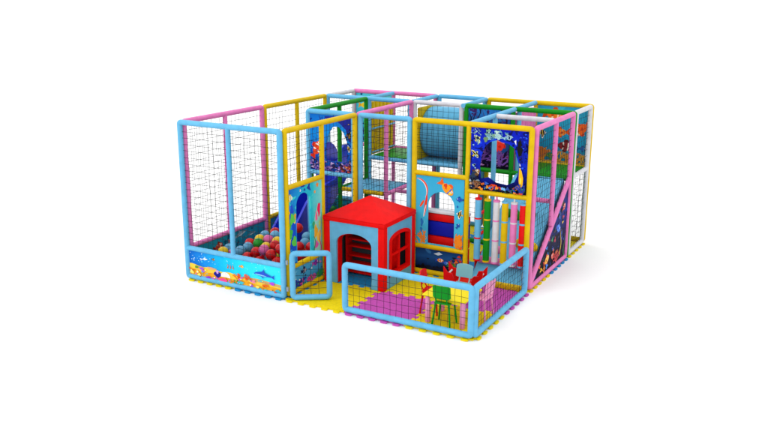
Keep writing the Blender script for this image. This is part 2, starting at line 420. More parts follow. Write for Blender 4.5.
# left side, yellow
t, P = frame('side_frame', 'yellow netted side frame beside the blue slide', 'x', 0, 2.14, 4.09, YL, [(3.13, .54, H)], [(.54, 2.14, 4.09)])
mo = scatter(10, 2.2, 4.0, .1, .25, .03, .07, ['#23525E', '#2F6E54']) + fish(2.6, .36, .16, '#C23A22', '#8A1F18') + fish(3.4, .34, .14, '#D98A2A', '#8A1F18') + coral(3.0, .1, .2, '#B8423A')
panel('printed_board', 'x', 0, (2.17, 4.06, .09, .515), tl, mo, t, 1, both=True)
net(P, rect(2.18, 4.05, .58, H-.04), t, .1)
t, P = frame('rear_side_frame', 'white padded frame at the far left rear corner behind the yellow side frame', 'x', 0, 4.17, 5.16, WH, (), [(.54, 4.17, 5.16)])
net(P, rect(4.21, 5.12, .58, H-.04), t, .1)

# yellow frame with the arched doorway (x = 1.92)
t, P = frame('doorway_frame', 'yellow padded frame with an arched printed doorway board into the ball pit', 'x', 1.92, .09, 2.06, YL, [(1.06, .07, H)], [(1.72, .09, 1.06), (.47, .09, 2.06)])
db = print_mat('print_reef_door', ['#1452C0', '#1B9AD6', '#25BECB', '#7FDCD8'], 1, .1, 1.05, [('#3FD0CC', 6, .6)])
hole = arch(.33, .70, .50, 1.57, flat=.5)
mo = [([(.1, .5), (.3, .5), (.31, 1.2), (.22, 1.45), (.1, 1.4)], '#1550C8')]
for k in range(16):
    x = .13+random.random()*.19; y = .6+random.random()*.95
    mo += blob(x, y, .03, .045, random.choice(['#E7B934', '#F2D04A', '#46B83A', '#1E78E0', '#2F9F9A', '#D99A2C']))
for x, y in ((.22, 1.22), (.16, 1.0), (.26, .86), (.15, .68), (.24, .6)): mo += blob(x, y, .06, .08, random.choice(['#3FB444', '#5CC84A', '#2596E8']))
mo += [([(.3, 1.2), (.36, 1.38), (.48, 1.56), (.62, 1.6), (.6, 1.64), (.42, 1.62), (.3, 1.42)], '#E0B050')]
mo += fish(.52, 1.61, .22, '#1E66D8', '#1238A0', '#3A9AE8', .12, -1, 1) + star(.9, 1.62, .05, '#E8852C') + star(.83, 1.52, .035, '#E8A04C')
mo += fish(.17, 1.55, .12, '#E9E9D8', '#E9C23A', '#3A7A4A')
mo += [([(.78, .55), (.98, .5), (1.0, 1.1), (.9, 1.34), (.8, 1.1)], '#8FD8C8')]
for x, y, a, b, c in ((.93, 1.22, .04, .11, '#E0285C'), (.86, 1.12, .03, .08, '#F06A9A'), (.84, .88, .05, .1, '#E8B02C'), (.92, .78, .06, .1, '#F0C94C'), (.85, .66, .05, .06, '#D85AB0'), (.95, .98, .03, .06, '#B8E070'), (.78, 1.0, .03, .06, '#3AA86A')): mo += blob(x, y, a, b, c)
mo += weed(.8, .52, .3, '#2E8A4A', .018, .02) + weed(.96, .52, .36, '#D0386A', .016, .02)
panel('printed_doorway_board', 'x', 1.92, (.12, 1.03, .50, 1.70), db, mo, t, 1, [hole])
lw = print_mat('print_mid_blue', ['#2878B8', '#3E9AD0', '#4AA6D8'], 2, .1, .45, [('#6BBBE0', 7, .62)])
mo = scatter(26, .15, 1.0, .1, .2, .02, .05, ['#1E9A50', '#3ABF5A', '#2A6FD0', '#C8389A', '#1D2C90']) + scatter(12, .2, 1.0, .2, .42, .012, .025, ['#122A6A', '#E86AB8', '#EDEDED', '#17306E'])
mo += fish(.5, .33, .11, '#16285E', '#0D1836', '#E8E8F0') + fish(.82, .37, .12, '#7A2AA8', '#C8389A', '#2038A0') + coral(.25, .1, .16, '#1A2AB0') + coral(.7, .1, .13, '#D84A9A') + coral(.93, .1, .15, '#1F9A4A')
panel('printed_foot_board', 'x', 1.92, (.12, 1.03, .10, .44), lw, mo, t, 1)
mo = scatter(20, 1.1, 2.0, .1, .2, .02, .05, ['#1E9A50', '#3ABF5A', '#2A6FD0'])
panel('printed_foot_board', 'x', 1.92, (1.10, 2.03, .10, .44), lw, mo, t, 1)
net(P, rect(.13, 1.02, 1.76, H-.04), t, .1); net(P, rect(1.10, 2.02, .51, H-.04), t, .1)

# ================================================================== FRAMES: SECOND ROW (y = 2.1)
# coral print with arch, above the slide
t, P = frame('coral_board_frame', 'light blue padded frame holding the purple coral and orange fish board over the slide', 'y', 2.10, .96, 1.87, LB, (), [(1.52, .96, 1.87)])
cb = print_mat('print_coral_arch', ['#0C3490', '#0E5CC0', '#1186D8', '#0F6CC8'], 2, 1.6, 2.5, [('#0B2C84', 7, .6)])
hole = [(1.32, 1.74), (1.74, 1.74), (1.755, 1.95), (1.74, 2.1), (1.68, 2.24), (1.58, 2.34), (1.46, 2.33), (1.37, 2.2), (1.32, 2.0)]
mo = []
mo += [([(1.3, 2.5), (1.35, 2.41), (1.5, 2.45), (1.6, 2.4), (1.72, 2.3), (1.78, 2.1), (1.84, 2.1), (1.84, 2.52)], '#17208E')]
for k in range(9): mo += weed(1.2+k*.055, 2.42+random.uniform(-.03, .02), .09, '#122080', .012, .01)
mo += fish(1.15, 1.95, .25, '#E8441A', '#D42A0E', '#F6F2EE', 1.0, 1, 2)
mo += angelfish(1.8, 2.22, .11, '#E8C11C', '#0B0B14', -.4, -1, '#1A1A28') + angelfish(1.79, 1.98, .07, '#E8C11C', '#0B0B14', .2, 1)
pal = ['#6A4A9E', '#9A7AC4', '#3A2468', '#C0A4D8', '#1E1440', '#7F5AB4', '#0E0A24']
for k in range(120): mo += blob(random.uniform(1.0, 1.84), random.uniform(1.56, 1.72+.06*random.random()), random.uniform(.012, .035), random.uniform(.01, .022), random.choice(pal), .3)
mo += scatter(16, 1.62, 1.84, 1.58, 1.72, .012, .03, ['#B8402A', '#D8843A', '#5A1E12'])
mo += scatter(30, 1.0, 1.3, 1.75, 2.5, .006, .016, ['#0A3A98', '#2A86DC', '#3FA0E8']) + scatter(26, 1.74, 1.84, 1.72, 2.45, .010, .026, ['#0B0B14', '#17208E', '#C8A01E', '#0C2E8A', '#6A4A2A'])
panel('printed_arch_board', 'y', 2.10, (.99, 1.84, 1.56, 2.53), cb, mo, t, -1, [hole])
net(P, rect(1.0, 1.83, .1, 1.48), t, .1)
# light blue netted frame behind the playhouse
t, P = frame('netted_wall_frame', 'light blue netted frame standing right behind the playhouse roof', 'y', 2.10, 2.0, 2.925, LB)
net(P, rect(2.04, 2.885, .1, H-.04), t, .1)
# yellow double frame
t, P = frame('yellow_front_frame', 'wide yellow padded frame holding the arched window board and the dark aquarium board', 'y', 2.10, 3.015, 4.96, YL, [(3.95, Z0, H)], [(1.72, 3.015, 3.95), (.50, 3.015, 3.95), (1.52, 3.95, 4.96)])
wb = print_mat('print_sky_water', ['#3FB6DC', '#44B8DE', '#38A8D4'], 2, .5, 1.7, [('#63C8E4', 4, .63)])
hole = arch(3.275, 3.745, .56, 1.44, flat=.5)
mo = []
def band(pts, w, c):
    l = []; r = []
    for i, p in enumerate(pts):
        a = Vector(pts[max(i-1, 0)]); b = Vector(pts[min(i+1, len(pts)-1)]); d = (b-a).normalized(); q = w*math.sin(PI*(i+.6)/(len(pts)+.4))
        l.append((p[0]-d.y*q, p[1]+d.x*q)); r.append((p[0]+d.y*q, p[1]-d.x*q))
    return [(l+r[::-1], c)]
arc_ = [(3.07+.19*math.sin(a), 1.43+.2*math.cos(a)) for a in [k*.14 for k in range(16)]]
mo += band(arc_, .016, '#E8503A') + band([(x-.012, z-.012) for x, z in arc_], .006, '#F8E8E0')
mo += band([(3.255, 1.38), (3.25, 1.3), (3.235, 1.22), (3.225, 1.12), (3.21, 1.02)], .022, '#E83A1E') + band([(3.2, 1.27), (3.17, 1.22), (3.135, 1.16)], .02, '#F0501E') + band([(3.24, 1.2), (3.215, 1.1), (3.2, 1.0)], .008, '#F8F0EA')
mo += blob(3.17, .9, .025, .07, '#2A7AC8') + blob(3.16, .78, .02, .04, '#2A7AC8') + coral(3.14, .55, .16, '#F09A2A', 4) + coral(3.23, .56, .22, '#E8862A', 4)
mo += fish(3.62, 1.50, .22, '#F4A01E', '#E8601E', '#2F62C8', -.75, 1, 1) + blob(3.585, 1.56, .03, .035, '#D8401A') + blob(3.66, 1.44, .02, .025, '#FBD84A')
mo += fish(3.83, 1.36, .1, '#2458B8', '#1B3F90', '#2458B8', 0, -1, 1) + fish(3.82, .93, .07, '#2458B8', '#1B3F90', '#2458B8', 1, 1, 1) + blob(3.8, 1.24, .012, .02, '#2458B8')
mo += angelfish(3.83, 1.12, .09, '#F0C81E', '#15151E', -.25, -1) + coral(3.83, .55, .26, '#F08A1E', 5) + coral(3.86, .54, .2, '#E8641E', 4) + blob(3.84, .66, .06, .1, '#F08A1E', .3)
panel('printed_window_board', 'y', 2.10, (3.06, 3.905, .54, 1.68), wb, mo, t, -1, [hole])
nb = print_mat('print_night_reef', ['#08122E', '#0E2C62', '#1C4F90', '#12386E'], 2, .08, .46, [('#2E6DAE', 4, .62)])
mo = scatter(16, 3.1, 3.9, .1, .17, .03, .08, ['#060A18', '#0B1430']) + fish(3.52, .3, .1, '#E88A1E', '#2348C8', '#F0E8D8') + fish(3.62, .27, .08, '#2358D8', '#1A3AA8', '#88B8F0')
mo += coral(3.8, .2, .2, '#C8342A', 5) + coral(3.72, .18, .14, '#2F8A3A', 5) + scatter(14, 3.68, 3.9, .12, .42, .015, .035, ['#C8342A', '#1E6A2E', '#101A2A', '#D86A2A', '#183C80']) + [([(3.4, .4), (3.5, .44), (3.56, .41), (3.48, .38)], '#B8D0E8')] + blob(3.3, .3, .02, .01, '#0A1630')
panel('printed_foot_board', 'y', 2.10, (3.06, 3.905, .11, .46), nb, mo, t, -1)
ab = print_mat('print_aquarium', ['#060920', '#0C1FA0', '#1130D0', '#0D1CB0'], 2, 1.6, 2.45, [('#0A1160', 6, .56), ('#1F4CE8', 9, .66)])
hole = [(4.17, 1.74), (4.3, 1.77), (4.42, 1.70), (4.6, 1.68), (4.72, 1.74), (4.77, 1.86), (4.79, 2.0), (4.745, 2.12), (4.70, 2.26), (4.60, 2.32), (4.50, 2.33), (4.42, 2.36), (4.30, 2.32), (4.22, 2.24), (4.17, 2.1), (4.15, 1.92)]
mo = scatter(26, 4.0, 4.9, 1.56, 1.64, .03, .07, ['#04060F', '#070B1C', '#0A1030'])
mo += scatter(14, 4.0, 4.16, 1.58, 1.8, .03, .05, ['#05060C', '#090C1A'])
mo += angelfish(4.11, 2.36, .085, '#F2D21E', '#0B0B14', .7, 1, '#E8E8A8') + angelfish(4.08, 2.13, .09, '#F2D21E', '#0B0B14', .8, 1, '#E8E8A8')
for k in range(9): mo += weed(4.03+random.random()*.12, 2.2+random.random()*.28, .07, random.choice(['#B8D8C8', '#7FA8A0']), .01, .02)
mo += fish(4.09, 1.82, .15, '#9A6A3A', '#4A2E18', '#E8D8B8', .8, 1, 2) + fish(4.1, 1.68, .12, '#7A9AB8', '#22364A', '#E8E8E8', .5)
pale = ['#8FC0C8', '#B8D8D0', '#5E98B8', '#7AA888', '#3E78B0']
for k in range(46): mo += blob(random.uniform(4.24, 4.66), random.uniform(2.36, 2.5), random.uniform(.008, .03), random.uniform(.008, .02), random.choice(pale), .35)
mo += blob(4.24, 2.36, .035, .04, '#6A8A5A') + coral(4.45, 2.37, .09, '#A8D0D0', 5) + coral(4.62, 2.38, .08, '#9FC8D8', 4)
mo += [([(4.76, 2.36), (4.80, 2.41), (4.83, 2.3), (4.845, 2.2), (4.83, 2.11), (4.80, 2.06), (4.78, 2.14), (4.755, 2.22)], '#0A0A12'), ([(4.80, 2.05), (4.82, 2.0), (4.82, 1.93), (4.805, 1.95)], '#F0F0EC'), ([(4.70, 2.37), (4.73, 2.39), (4.735, 2.31)], '#E8E8F0')]
mo += scatter(40, 4.8, 4.9, 1.7, 2.5, .008, .02, ['#1A3AD8', '#2A5AF0', '#0A1490', '#081070']) + scatter(30, 4.0, 4.14, 1.7, 2.5, .008, .022, ['#1A3AD8', '#060A30', '#8FB8B8', '#0A1490'])
mo += [([(4.80, 1.98), (4.84, 1.93), (4.87, 1.82), (4.865, 1.7), (4.82, 1.66), (4.80, 1.78)], '#F0B414')] + blob(4.83, 1.78, .012, .05, '#F7D84A', 0)
mo += [([(4.70, 1.64), (4.76, 1.62), (4.83, 1.66), (4.82, 1.71), (4.78, 1.7)], '#E08A1C')]
for x, y, c in ((4.22, 1.66, '#D8641E'), (4.28, 1.68, '#2F5ABF'), (4.3, 1.62, '#C8A030'), (4.35, 1.64, '#A83A1E'), (4.4, 1.66, '#E0301E'), (4.45, 1.64, '#F0401E'), (4.5, 1.62, '#D8281E'), (4.63, 1.63, '#2A4A9A'), (4.68, 1.6, '#1E6A5A')): mo += blob(x, y, .03, .024, c, .3)
mo += [([(4.53, 1.6), (4.52, 1.64), (4.58, 1.655), (4.6, 1.6), (4.57, 1.575)], '#78B8F0')]
mo += coral(4.36, 1.585, .08, '#E8501E', 5) + scatter(12, 4.6, 4.9, 1.57, 1.64, .012, .025, ['#1A3A8A', '#244FB0', '#0F5A4A', '#5A2A8A'])
mo += scatter(26, 4.0, 4.15, 1.56, 1.9, .012, .04, ['#05060C', '#6A4A2A', '#C8A070', '#22364A', '#0B1236', '#8FA8C0']) + scatter(34, 4.16, 4.9, 1.565, 1.66, .010, .028, ['#05060C', '#D8481E', '#E8862A', '#1A2A7A', '#3A86C8', '#8A2A3A', '#0B1236', '#2F7A5A'])
mo += coral(4.86, 1.6, .14, '#1E3A9A', 5) + coral(4.12, 1.6, .12, '#8A5A3A', 4) + coral(4.3, 2.40, .07, '#7FB0B8', 4) + weed(4.87, 2.1, .35, '#0A1690', .016, .02)
panel('printed_aquarium_board', 'y', 2.10, (3.995, 4.915, 1.56, 2.525), ab, mo, t, -1, [hole])
net(P, rect(3.055, 3.91, 1.76, H-.04), t, .1)
bm = bmesh.new(); box(bm, (4.0, 2.03, .03), (4.90, 2.09, .11), .02); build('kick_pad', bm, YL, t)

# ================================================================== INNER FRAMES
t, P = frame('inner_green_frame', 'green padded frame running back beside the blue slide', 'x', .94, 2.18, 4.09, GR, [(3.13, Z0, H)], [(1.0, 3.13, 4.09)])
t, P = frame('inner_pink_frame', 'pink netted inner frame running back behind the playhouse', 'x', 1.92, 2.18, 4.09, PK, [(3.13, Z0, H)], [(1.0, 3.13, 4.09)])
net(P, rect(3.17, 4.05, 1.04, H-.04), t, .1); net(P, rect(2.22, 3.09, .1, H-.04), t, .1)
t, P = frame('left_cross_frame', 'light blue padded cross frame behind the slide and the blue landing', 'y', 4.13, .04, 1.87, LB, [(.99, Z0, H)], [(1.43, .99, 1.87), (.54, .04, .99)])
mo = scatter(14, .1, .9, .1, .3, .03, .06, ['#1A4A5A', '#1E6A5A']) + fish(.5, .36, .16, '#2A8A9A', '#1A5A6A')
panel('printed_foot_board', 'y', 4.13, (.09, .94, .09, .5), tl, mo, t, -1)
t, P = frame('tunnel_front_frame', 'white padded frame in front of the big blue tunnel', 'y', 4.13, 1.97, 2.92, WH, (), [(1.43, 1.97, 2.92, LB)])
net(P, rect(2.01, 2.88, 1.48, H-.04), t, .11)
t, P = frame('green_cross_frame', 'wide green padded cross frame with the dark coral board and a red fish', 'y', 4.13, 3.02, 5.0, GR, [(3.91, Z0, H)], [(1.43, 3.02, 5.0)])
hb = print_mat('print_dark_coral', ['#0B0716', '#151240', '#123478', '#2A86D8'], 2, 1.5, 2.6, [('#3A2360', 7, .55), ('#080510', 5, .58)])
mo = []
for k in range(9): mo += weed(3.1+k*.085, 2.22+random.uniform(-.05, .05), .28, random.choice(['#101030', '#3A3A6A', '#0A0A18']), .016, .02)
mo += blob(3.68, 1.93, .17, .2, '#14407E', .08) + fish(3.69, 1.92, .26, '#E8301E', '#C01E10', '#F07A5A', 1.3, 1, 1)
for k in range(60): mo += blob(random.uniform(3.1, 3.85), random.uniform(1.52, 1.8), random.uniform(.012, .04), random.uniform(.012, .03), random.choice(['#4A2A6A', '#7A4A8E', '#1A0E30', '#2A1848', '#A070A8', '#120A20', '#8A1E3A']), .35)
mo += coral(3.3, 1.55, .3, '#5A3480', 5) + coral(3.7, 1.55, .26, '#6A4292', 5)
panel('printed_coral_board', 'y', 4.13, (3.065, 3.865, 1.48, 2.525), hb, mo, t, -1)
# light blue cross beams over x = 3.95, white beam
def beams(name, label, color, segs, posts, group='overhead padded beams'):
    t = thing(name, label, 'beam', group)
    for a, b in segs:
        bm = bmesh.new(); tube(bm, [a, b], R*.95); build('beam', bm, color, t)
    for p in posts:
        bm = bmesh.new(); tube(bm, [(p[0], p[1], .03), (p[0], p[1], H-.01)], R*.95); build('post', bm, color, t)
beams('overhead_beam', 'light blue overhead beam running back from the yellow front frame past the aquarium board', LB, [((3.95, 2.15, H), (3.95, 4.08, H)), ((3.95, 4.18, H), (3.95, 5.16, H))], [(3.97, 3.13), (3.99, 4.22)])
beams('overhead_beam', 'light blue overhead beam between the tunnel and the dark coral board', LB, [((2.97, 4.08, H), (2.97, 5.16, H))], [])
beams('overhead_beam', 'light blue overhead beam running back left of the big blue tunnel', LB, [((1.92, 4.14, H), (1.92, 5.16, H))], [])
beams('overhead_beam', 'light blue overhead beam over the yellow ribbed wall', LB, [((.94, 4.14, H), (.94, 5.16, H))], [])
beams('overhead_beam', 'white overhead beam crossing between the light blue beam and the pink side frame', WH, [((4.0, 3.13, H), (4.96, 3.13, H))], [])

# ================================================================== RIGHT SIDE (x = 5)
t, P = frame('triangle_side_frame', 'pink padded side frame with a dark printed triangle under its sloping bar', 'x', 5.0, 2.19, 4.05, PK, [(3.13, 1.0-.15, H)])
bm = bmesh.new(); tube(bm, [P(2.22, .10), P(4.03, 1.46)], R*.93, (1, 0, 0)); build('diagonal_bar', bm, PK, t)
tri = [(2.40, .10), (4.01, .10), (4.01, 1.42), (3.93, 1.36), (2.40, .21)]
tri = [(2.33, .105), (4.01, .105), (4.01, 1.41)]
tb = print_mat('print_abyss', ['#06060F', '#0A1040', '#102A80', '#0A123C'], 2, .1, 1.4, [('#06060E', 5, .55), ('#1A44B0', 6, .66)])
mo = []
for k in range(46):
    y = random.uniform(2.5, 3.98); z = random.uniform(.12, .12+(y-2.35)*.75)
    mo += blob(y, z, random.uniform(.02, .06), random.uniform(.015, .05), random.choice(['#E8641E', '#C8281E', '#1A4AA8', '#06060F', '#101A5A', '#06060F', '#E8B41E', '#1E8A5A', '#B82A4A', '#3A86E8', '#0E1650']), .4)
mo += fish(3.0, .3, .2, '#F0A41E', '#C83A1E', '#F8E08A', .3) + fish(3.55, .7, .2, '#1E62D8', '#0E2A8A', '#6AB0F0', -.4) + fish(3.8, 1.02, .14, '#C8321E', '#7A1A12', '#E8D8C8', .6) + fish(3.3, .28, .16, '#D8281E', '#8A1414', '#E8C0A0', -.2, -1)
mo += weed(3.7, .2, .45, '#E0B41E', .02, .03) + coral(3.5, .12, .22, '#C02A3A', 5) + weed(3.9, .12, .4, '#1E7A4A', .02, .03) + coral(2.85, .12, .12, '#E07A1E', 4)
panel('printed_triangle_board', 'x', 5.0, None or (0, 1, 0, 1), tb, mo, t, 1, outer=tri)
net(P, [(2.23, .20), (4.01, 1.53), (4.01, H-.04), (2.23, H-.04)], t, .1)
bm = bmesh.new(); tube(bm, [(5.0, 4.135, .03), (5.0, 4.135, H-.05)], R*.95)
o = build('corner_post', bm, GR); tag(o, 'slim green padded post between the pink side frame and the white side frame', 'post')
t, P = frame('white_side_frame', 'white padded side frame at the far right with netting below its sloping rail', 'x', 5.0, 4.22, 5.11, WH, (), [(1.45, 4.22, 5.11)])
net(P, rect(4.26, 5.07, .1, 1.41), t, .1); net(P, rect(4.26, 5.07, 1.49, H-.04), t, .1)

# ================================================================== BACK (y = 5.2)
t, P = frame('rear_yellow_frame', 'wide yellow padded rear frame with the turquoise board of orange fish', 'y', 5.20, 3.02, 5.0, YL, [(3.95, Z0, H)], [(1.45, 3.02, 5.0)])
rb = print_mat('print_turquoise_reef', ['#1A86A8', '#1D8FB8', '#209CC8', '#2AA0C4', '#2C9CC0'], 2, 1.42, 2.5, [('#3CB4CC', 5, .62)])
mo = [([(4.0, 1.49)]+[(4.0+.1*k*.97, 1.53+.02*math.sin(k*2)) for k in range(11)]+[(4.97, 1.49)], '#E0A42A')]
mo += angelfish(4.12, 2.02, .12, '#E8C83A', '#141420', .2, 1) + fish(4.44, 2.05, .22, '#F07A1E', '#D8501E', '#F8C070', .1, -1) + fish(4.56, 1.80, .26, '#8A1E22', '#5A1218', '#F0E0D0', -.1)
mo += fish(4.80, 2.12, .3, '#F0641E', '#E04A12', '#F8E0C0', .6, -1, 1) + fish(4.33, 2.37, .28, '#F0781E', '#C84A1A', '#FBE2B0', 0) + fish(4.88, 1.78, .12, '#1F5FA8', '#174A88', '#3F8FD0')
mo += coral(4.12, 1.52, .26, '#E08A2A', 5)+blob(4.12, 1.66, .09, .1, '#C8702A', .3)+coral(4.28, 1.52, .16, '#4A8A3A', 4)+coral(4.46, 1.52, .22, '#E8A23A', 4)+coral(4.6, 1.52, .18, '#C8862A', 4)+coral(4.78, 1.52, .2, '#E0902A', 5)+coral(4.9, 1.52, .16, '#D8A23A', 4)
panel('printed_fish_board', 'y', 5.20, (3.995, 4.955, 1.49, 2.525), rb, mo, t, -1)
net(P, rect(3.06, 3.91, .1, 1.41), t, .1); net(P, rect(3.99, 4.96, .1, 1.41), t, .1)
t, P = frame('rear_blue_frame', 'light blue padded rear frame behind the big blue tunnel', 'y', 5.20, 1.97, 2.93, LB, (), [(1.43, 1.97, 2.93)])
net(P, rect(2.01, 2.89, .1, 1.39), t, .1)
t, P = frame('rear_pink_frame', 'wide pink padded rear frame at the far left rear corner', 'y', 5.20, .0, 1.88, PK, [(.94, Z0, H)], [(1.45, 0, 1.88), (.54, 0, 1.88)])
jb = print_mat('print_rear_blue', ['#0A3C8A', '#1468B8', '#2AB0D0', '#4CC8D8'], 2, .6, 2.5, [('#0E2E7A', 5, .6)])
mo = fish(.28, 2.28, .2, '#F0C81E', '#D8A01E', '#FFF0A0') + fish(.5, 2.0, .2, '#E8841E', '#C85A1E') + scatter(20, .1, .9, 1.52, 1.8, .03, .08, ['#102A6A', '#1A4A9A', '#3A2A7A'])
panel('printed_fish_board', 'y', 5.20, (.05, .895, 1.5, 2.525), jb, mo, t, -1)
net(P, rect(.98, 1.84, 1.49, H-.04), t, .1); net(P, rect(.98, 1.84, .58, 1.41), t, .1); net(P, rect(.04, .9, .58, 1.41), t, .1)

# ribbed padded walls
def ribbed(name, label, x, color, bands):
    t = thing(name, label, 'padded wall')
    for k in range(6):
        y = 4.28+k*.15; bm = bmesh.new(); tube(bm, [(x, y, 1.47), (x, y, H-.08)], .072, (1, 0, 0)); build('padded_rib', bm, color, t)
    for z in bands:
        bm = bmesh.new(); tube(bm, [(x+.085, 4.2, z), (x+.085, 5.1, z)], .016); build('strap', bm, LB, t)
ribbed('ribbed_wall', 'yellow ribbed padded wall with two light blue straps at the back left', .94, YL, (1.52, 1.98))
ribbed('ribbed_wall', 'pink ribbed padded wall at the back right next to the orange fish board', 3.95, PK, ())

# ================================================================== DECKS
def deck(name, label, x0, x1, y0, y1, z, m, edges=()):
    t = thing(name, label, 'platform')
    bm = bmesh.new(); box(bm, (x0, y0, z-.05), (x1, y1, z), .015); build('deck_board', bm, m, t)
    for a, b, c in edges:
        bm = bmesh.new(); tube(bm, [a, b], R*.95); build('rim', bm, c, t)
deck('landing', 'light blue square landing with a yellow front rim above the playhouse roof', .99, 1.87, 3.19, 4.07, 1.03, DECKB, [((1.0, 3.13, 1.0), (1.87, 3.13, 1.0), YL)])
deck('landing', 'bright green raised landing at the back left beside the yellow ribbed wall', 1.02, 1.90, 4.19, 5.14, 1.47, DECKG)
deck('landing', 'light blue raised landing under the big blue tunnel', 1.94, 2.95, 4.19, 5.14, 1.47, DECKB)
deck('landing', 'green raised landing behind the dark coral board', 2.99, 3.90, 4.19, 5.14, 1.47, DECKG)
deck('landing', 'bright green raised landing at the top of the climbing ramp', 4.03, 4.94, 4.19, 5.14, 1.47, DECKG)

# tunnel
t = thing('crawl_tunnel', 'big light blue tube tunnel between two yellow end boards on the raised landing', 'tunnel')
ring = lambda r, n=40: [(4.66+r*math.cos(2*PI*k/n), 1.96+r*math.sin(2*PI*k/n)) for k in range(n)]
bm = bmesh.new(); n = 48; prof = [(2.05, .455), (2.08, .472), (2.14, .478), (2.5, .48), (2.84, .478), (2.88, .472), (2.9, .455), (2.9, .43), (2.05, .43)]
rg = [[bm.verts.new((x, 4.66+r*math.cos(2*PI*k/n), 1.96+r*math.sin(2*PI*k/n))) for k in range(n)] for x, r in prof]
for i in range(len(prof)):
    A, B = rg[i], rg[(i+1) % len(prof)]
    for k in range(n): bm.faces.new((A[k], A[(k+1) % n], B[(k+1) % n], B[k]))
build('tube_shell', bm, DECKB, t)
for x in (2.02, 2.93):
    bm = bmesh.new(); prism(bm, pmap('x', x), rect(4.19, 5.13, 1.475, 2.45), [ring(.41)], .04); build('end_board', bm, YL, t, smooth=False)

# ramp with climbing holds
t = thing('climbing_ramp', 'light blue padded climbing ramp behind the hanging rollers', 'ramp')
bm = bmesh.new(); P = pmap('x', 4.47)
prism(bm, P, [(2.12, .03), (4.08, .03), (4.08, 1.44), (3.98, 1.44), (2.12, .06)], (), .88)
bmesh.ops.bevel(bm, geom=bm.edges[:], offset=.015, segments=2, affect='EDGES'); build('ramp_wedge', bm, RAMPB, t)
def rz_(y): return .12+(y-2.2)*(1.32/1.78)
def holdbump(x, y, a, b, h, m):
    bm = bmesh.new(); bmesh.ops.create_uvsphere(bm, u_segments=20, v_segments=12, radius=1, matrix=Matrix.Translation((x, y, rz_(y)+.02)) @ Matrix.Rotation(math.atan(.742), 4, 'X') @ Matrix.Diagonal((a, b, h, 1)))
    build('climbing_hold', bm, m, t)
for k in range(5): holdbump(4.22+.1*k, 3.25+.03*math.sin(k*2), .08, .08, .09, GR)
holdbump(4.62, 2.78, .08, .08, .1, YL); holdbump(4.86, 2.75, .07, .07, .1, YL); holdbump(4.3, 2.62, .07, .07, .08, PK)
holdbump(4.2, 3.75, .08, .08, .1, YL)
for yy in (2.42,):
    bm = bmesh.new(); tube(bm, [(4.06, yy, rz_(yy)+.04), (4.9, yy, rz_(yy)+.04)], .06); build('step_roll', bm, PK, t)
bm = bmesh.new(); tube(bm, [(4.03, 3.13, 1.25), (4.95, 3.13, 1.25)], .04)
tag(build('cross_bar', bm, PK), 'short pink padded bar crossing above the climbing ramp', 'bar')

# slide
t = thing('slide', 'dark blue plastic slide dropping into the ball pit beside the green frame', 'slide')
top = [(3.96, 1.40), (3.92, 1.54), (3.82, 1.66), (3.68, 1.74), (3.52, 1.75), (3.40, 1.68), (3.32, 1.50), (3.22, 1.16), (2.9, 1.11), (2.5, 1.04), (2.25, .90), (2.0, .66), (1.8, .48)]
bot = [(1.8, .24), (2.15, .24), (2.4, .27), (2.65, .38), (3.05, .66), (3.5, 1.02), (3.75, 1.22), (3.96, 1.26)]
for x in (.36, .78):
    bm = bmesh.new(); prism(bm, pmap('x', x), top+bot, (), .045); build('side_wall', bm, SLB, t)
bm = bmesh.new(); P = pmap('x', .57)
cv = [(1.8, .31), (2.15, .32), (2.4, .38), (2.65, .50), (3.05, .78), (3.5, 1.15), (3.75, 1.34), (3.96, 1.36)]
prism(bm, P, cv+[(y, z-.035) for y, z in cv[::-1]], (), .375); build('chute', bm, SLB, t)
t = deck('landing', 'small light blue landing at the top of the blue slide',   .06, .89, 3.97, 4.085, 1.36, DECKB)

# hanging rollers
RC = [(4.148, LB, RD, 'light blue', 'red'), (4.303, GR, YL, 'green', 'yellow'), (4.449, WH, PK, 'white', 'pink'), (4.591, YL, LB, 'yellow', 'light blue'), (4.737, PK, WH, 'pink', 'white'), (4.882, RD, LB, 'red', 'light blue')]
CORD = mat('nylon_cord', '#D8D8D8', .7)
for x, a, b, n1, n2 in RC:
    t = thing('hanging_roller', '%s upright padded roller with %s bands hanging under the aquarium board' % (n1, n2), 'roller', 'padded rollers hanging in the doorway', (x, 2.1, .42))
    bm = bmesh.new(); tube(bm, [(0, 0, 0.012), (0, 0, .98)], .051, (1, 0, 0), n=18); build('padded_tube', bm, a, t)
    for z in (.36, .68):
        bm = bmesh.new(); tube(bm, [(0, 0, z-.012), (0, 0, z+.012)], .054, (1, 0, 0), n=18); build('band', bm, b, t)
    for z0, z1 in ((-.015, .012), (.98, 1.005)):
        bm = bmesh.new(); tube(bm, [(0, 0, z0), (0, 0, z1)], .054, (1, 0, 0), n=18); build('end_cap', bm, b, t)
    bm = bmesh.new(); tube(bm, [(0, 0, 1.0), (0, 0, 1.06)], .014, (1, 0, 0), n=8); build('strap', bm, b, t)

# padded barrier behind the window opening
t = thing('padded_barrier', 'red and dark blue padded barrier with a pale ledge seen through the arched window board', 'barrier')
for z0, z1, m in ((.50, .66, RD), (.665, .905, NAVYC), (.91, 1.04, RD)):
    bm = bmesh.new(); box(bm, (3.05, 2.22, z0), (3.92, 2.36, z1), .03); build('cushion', bm, m, t)
bm = bmesh.new(); box(bm, (3.05, 2.24, .03), (3.92, 2.34, .495), .01); build('base', bm, RD, t)
bm = bmesh.new(); box(bm, (3.05, 2.20, 1.045), (3.92, 2.37, 1.09), .015); build('ledge', bm, WH, t)

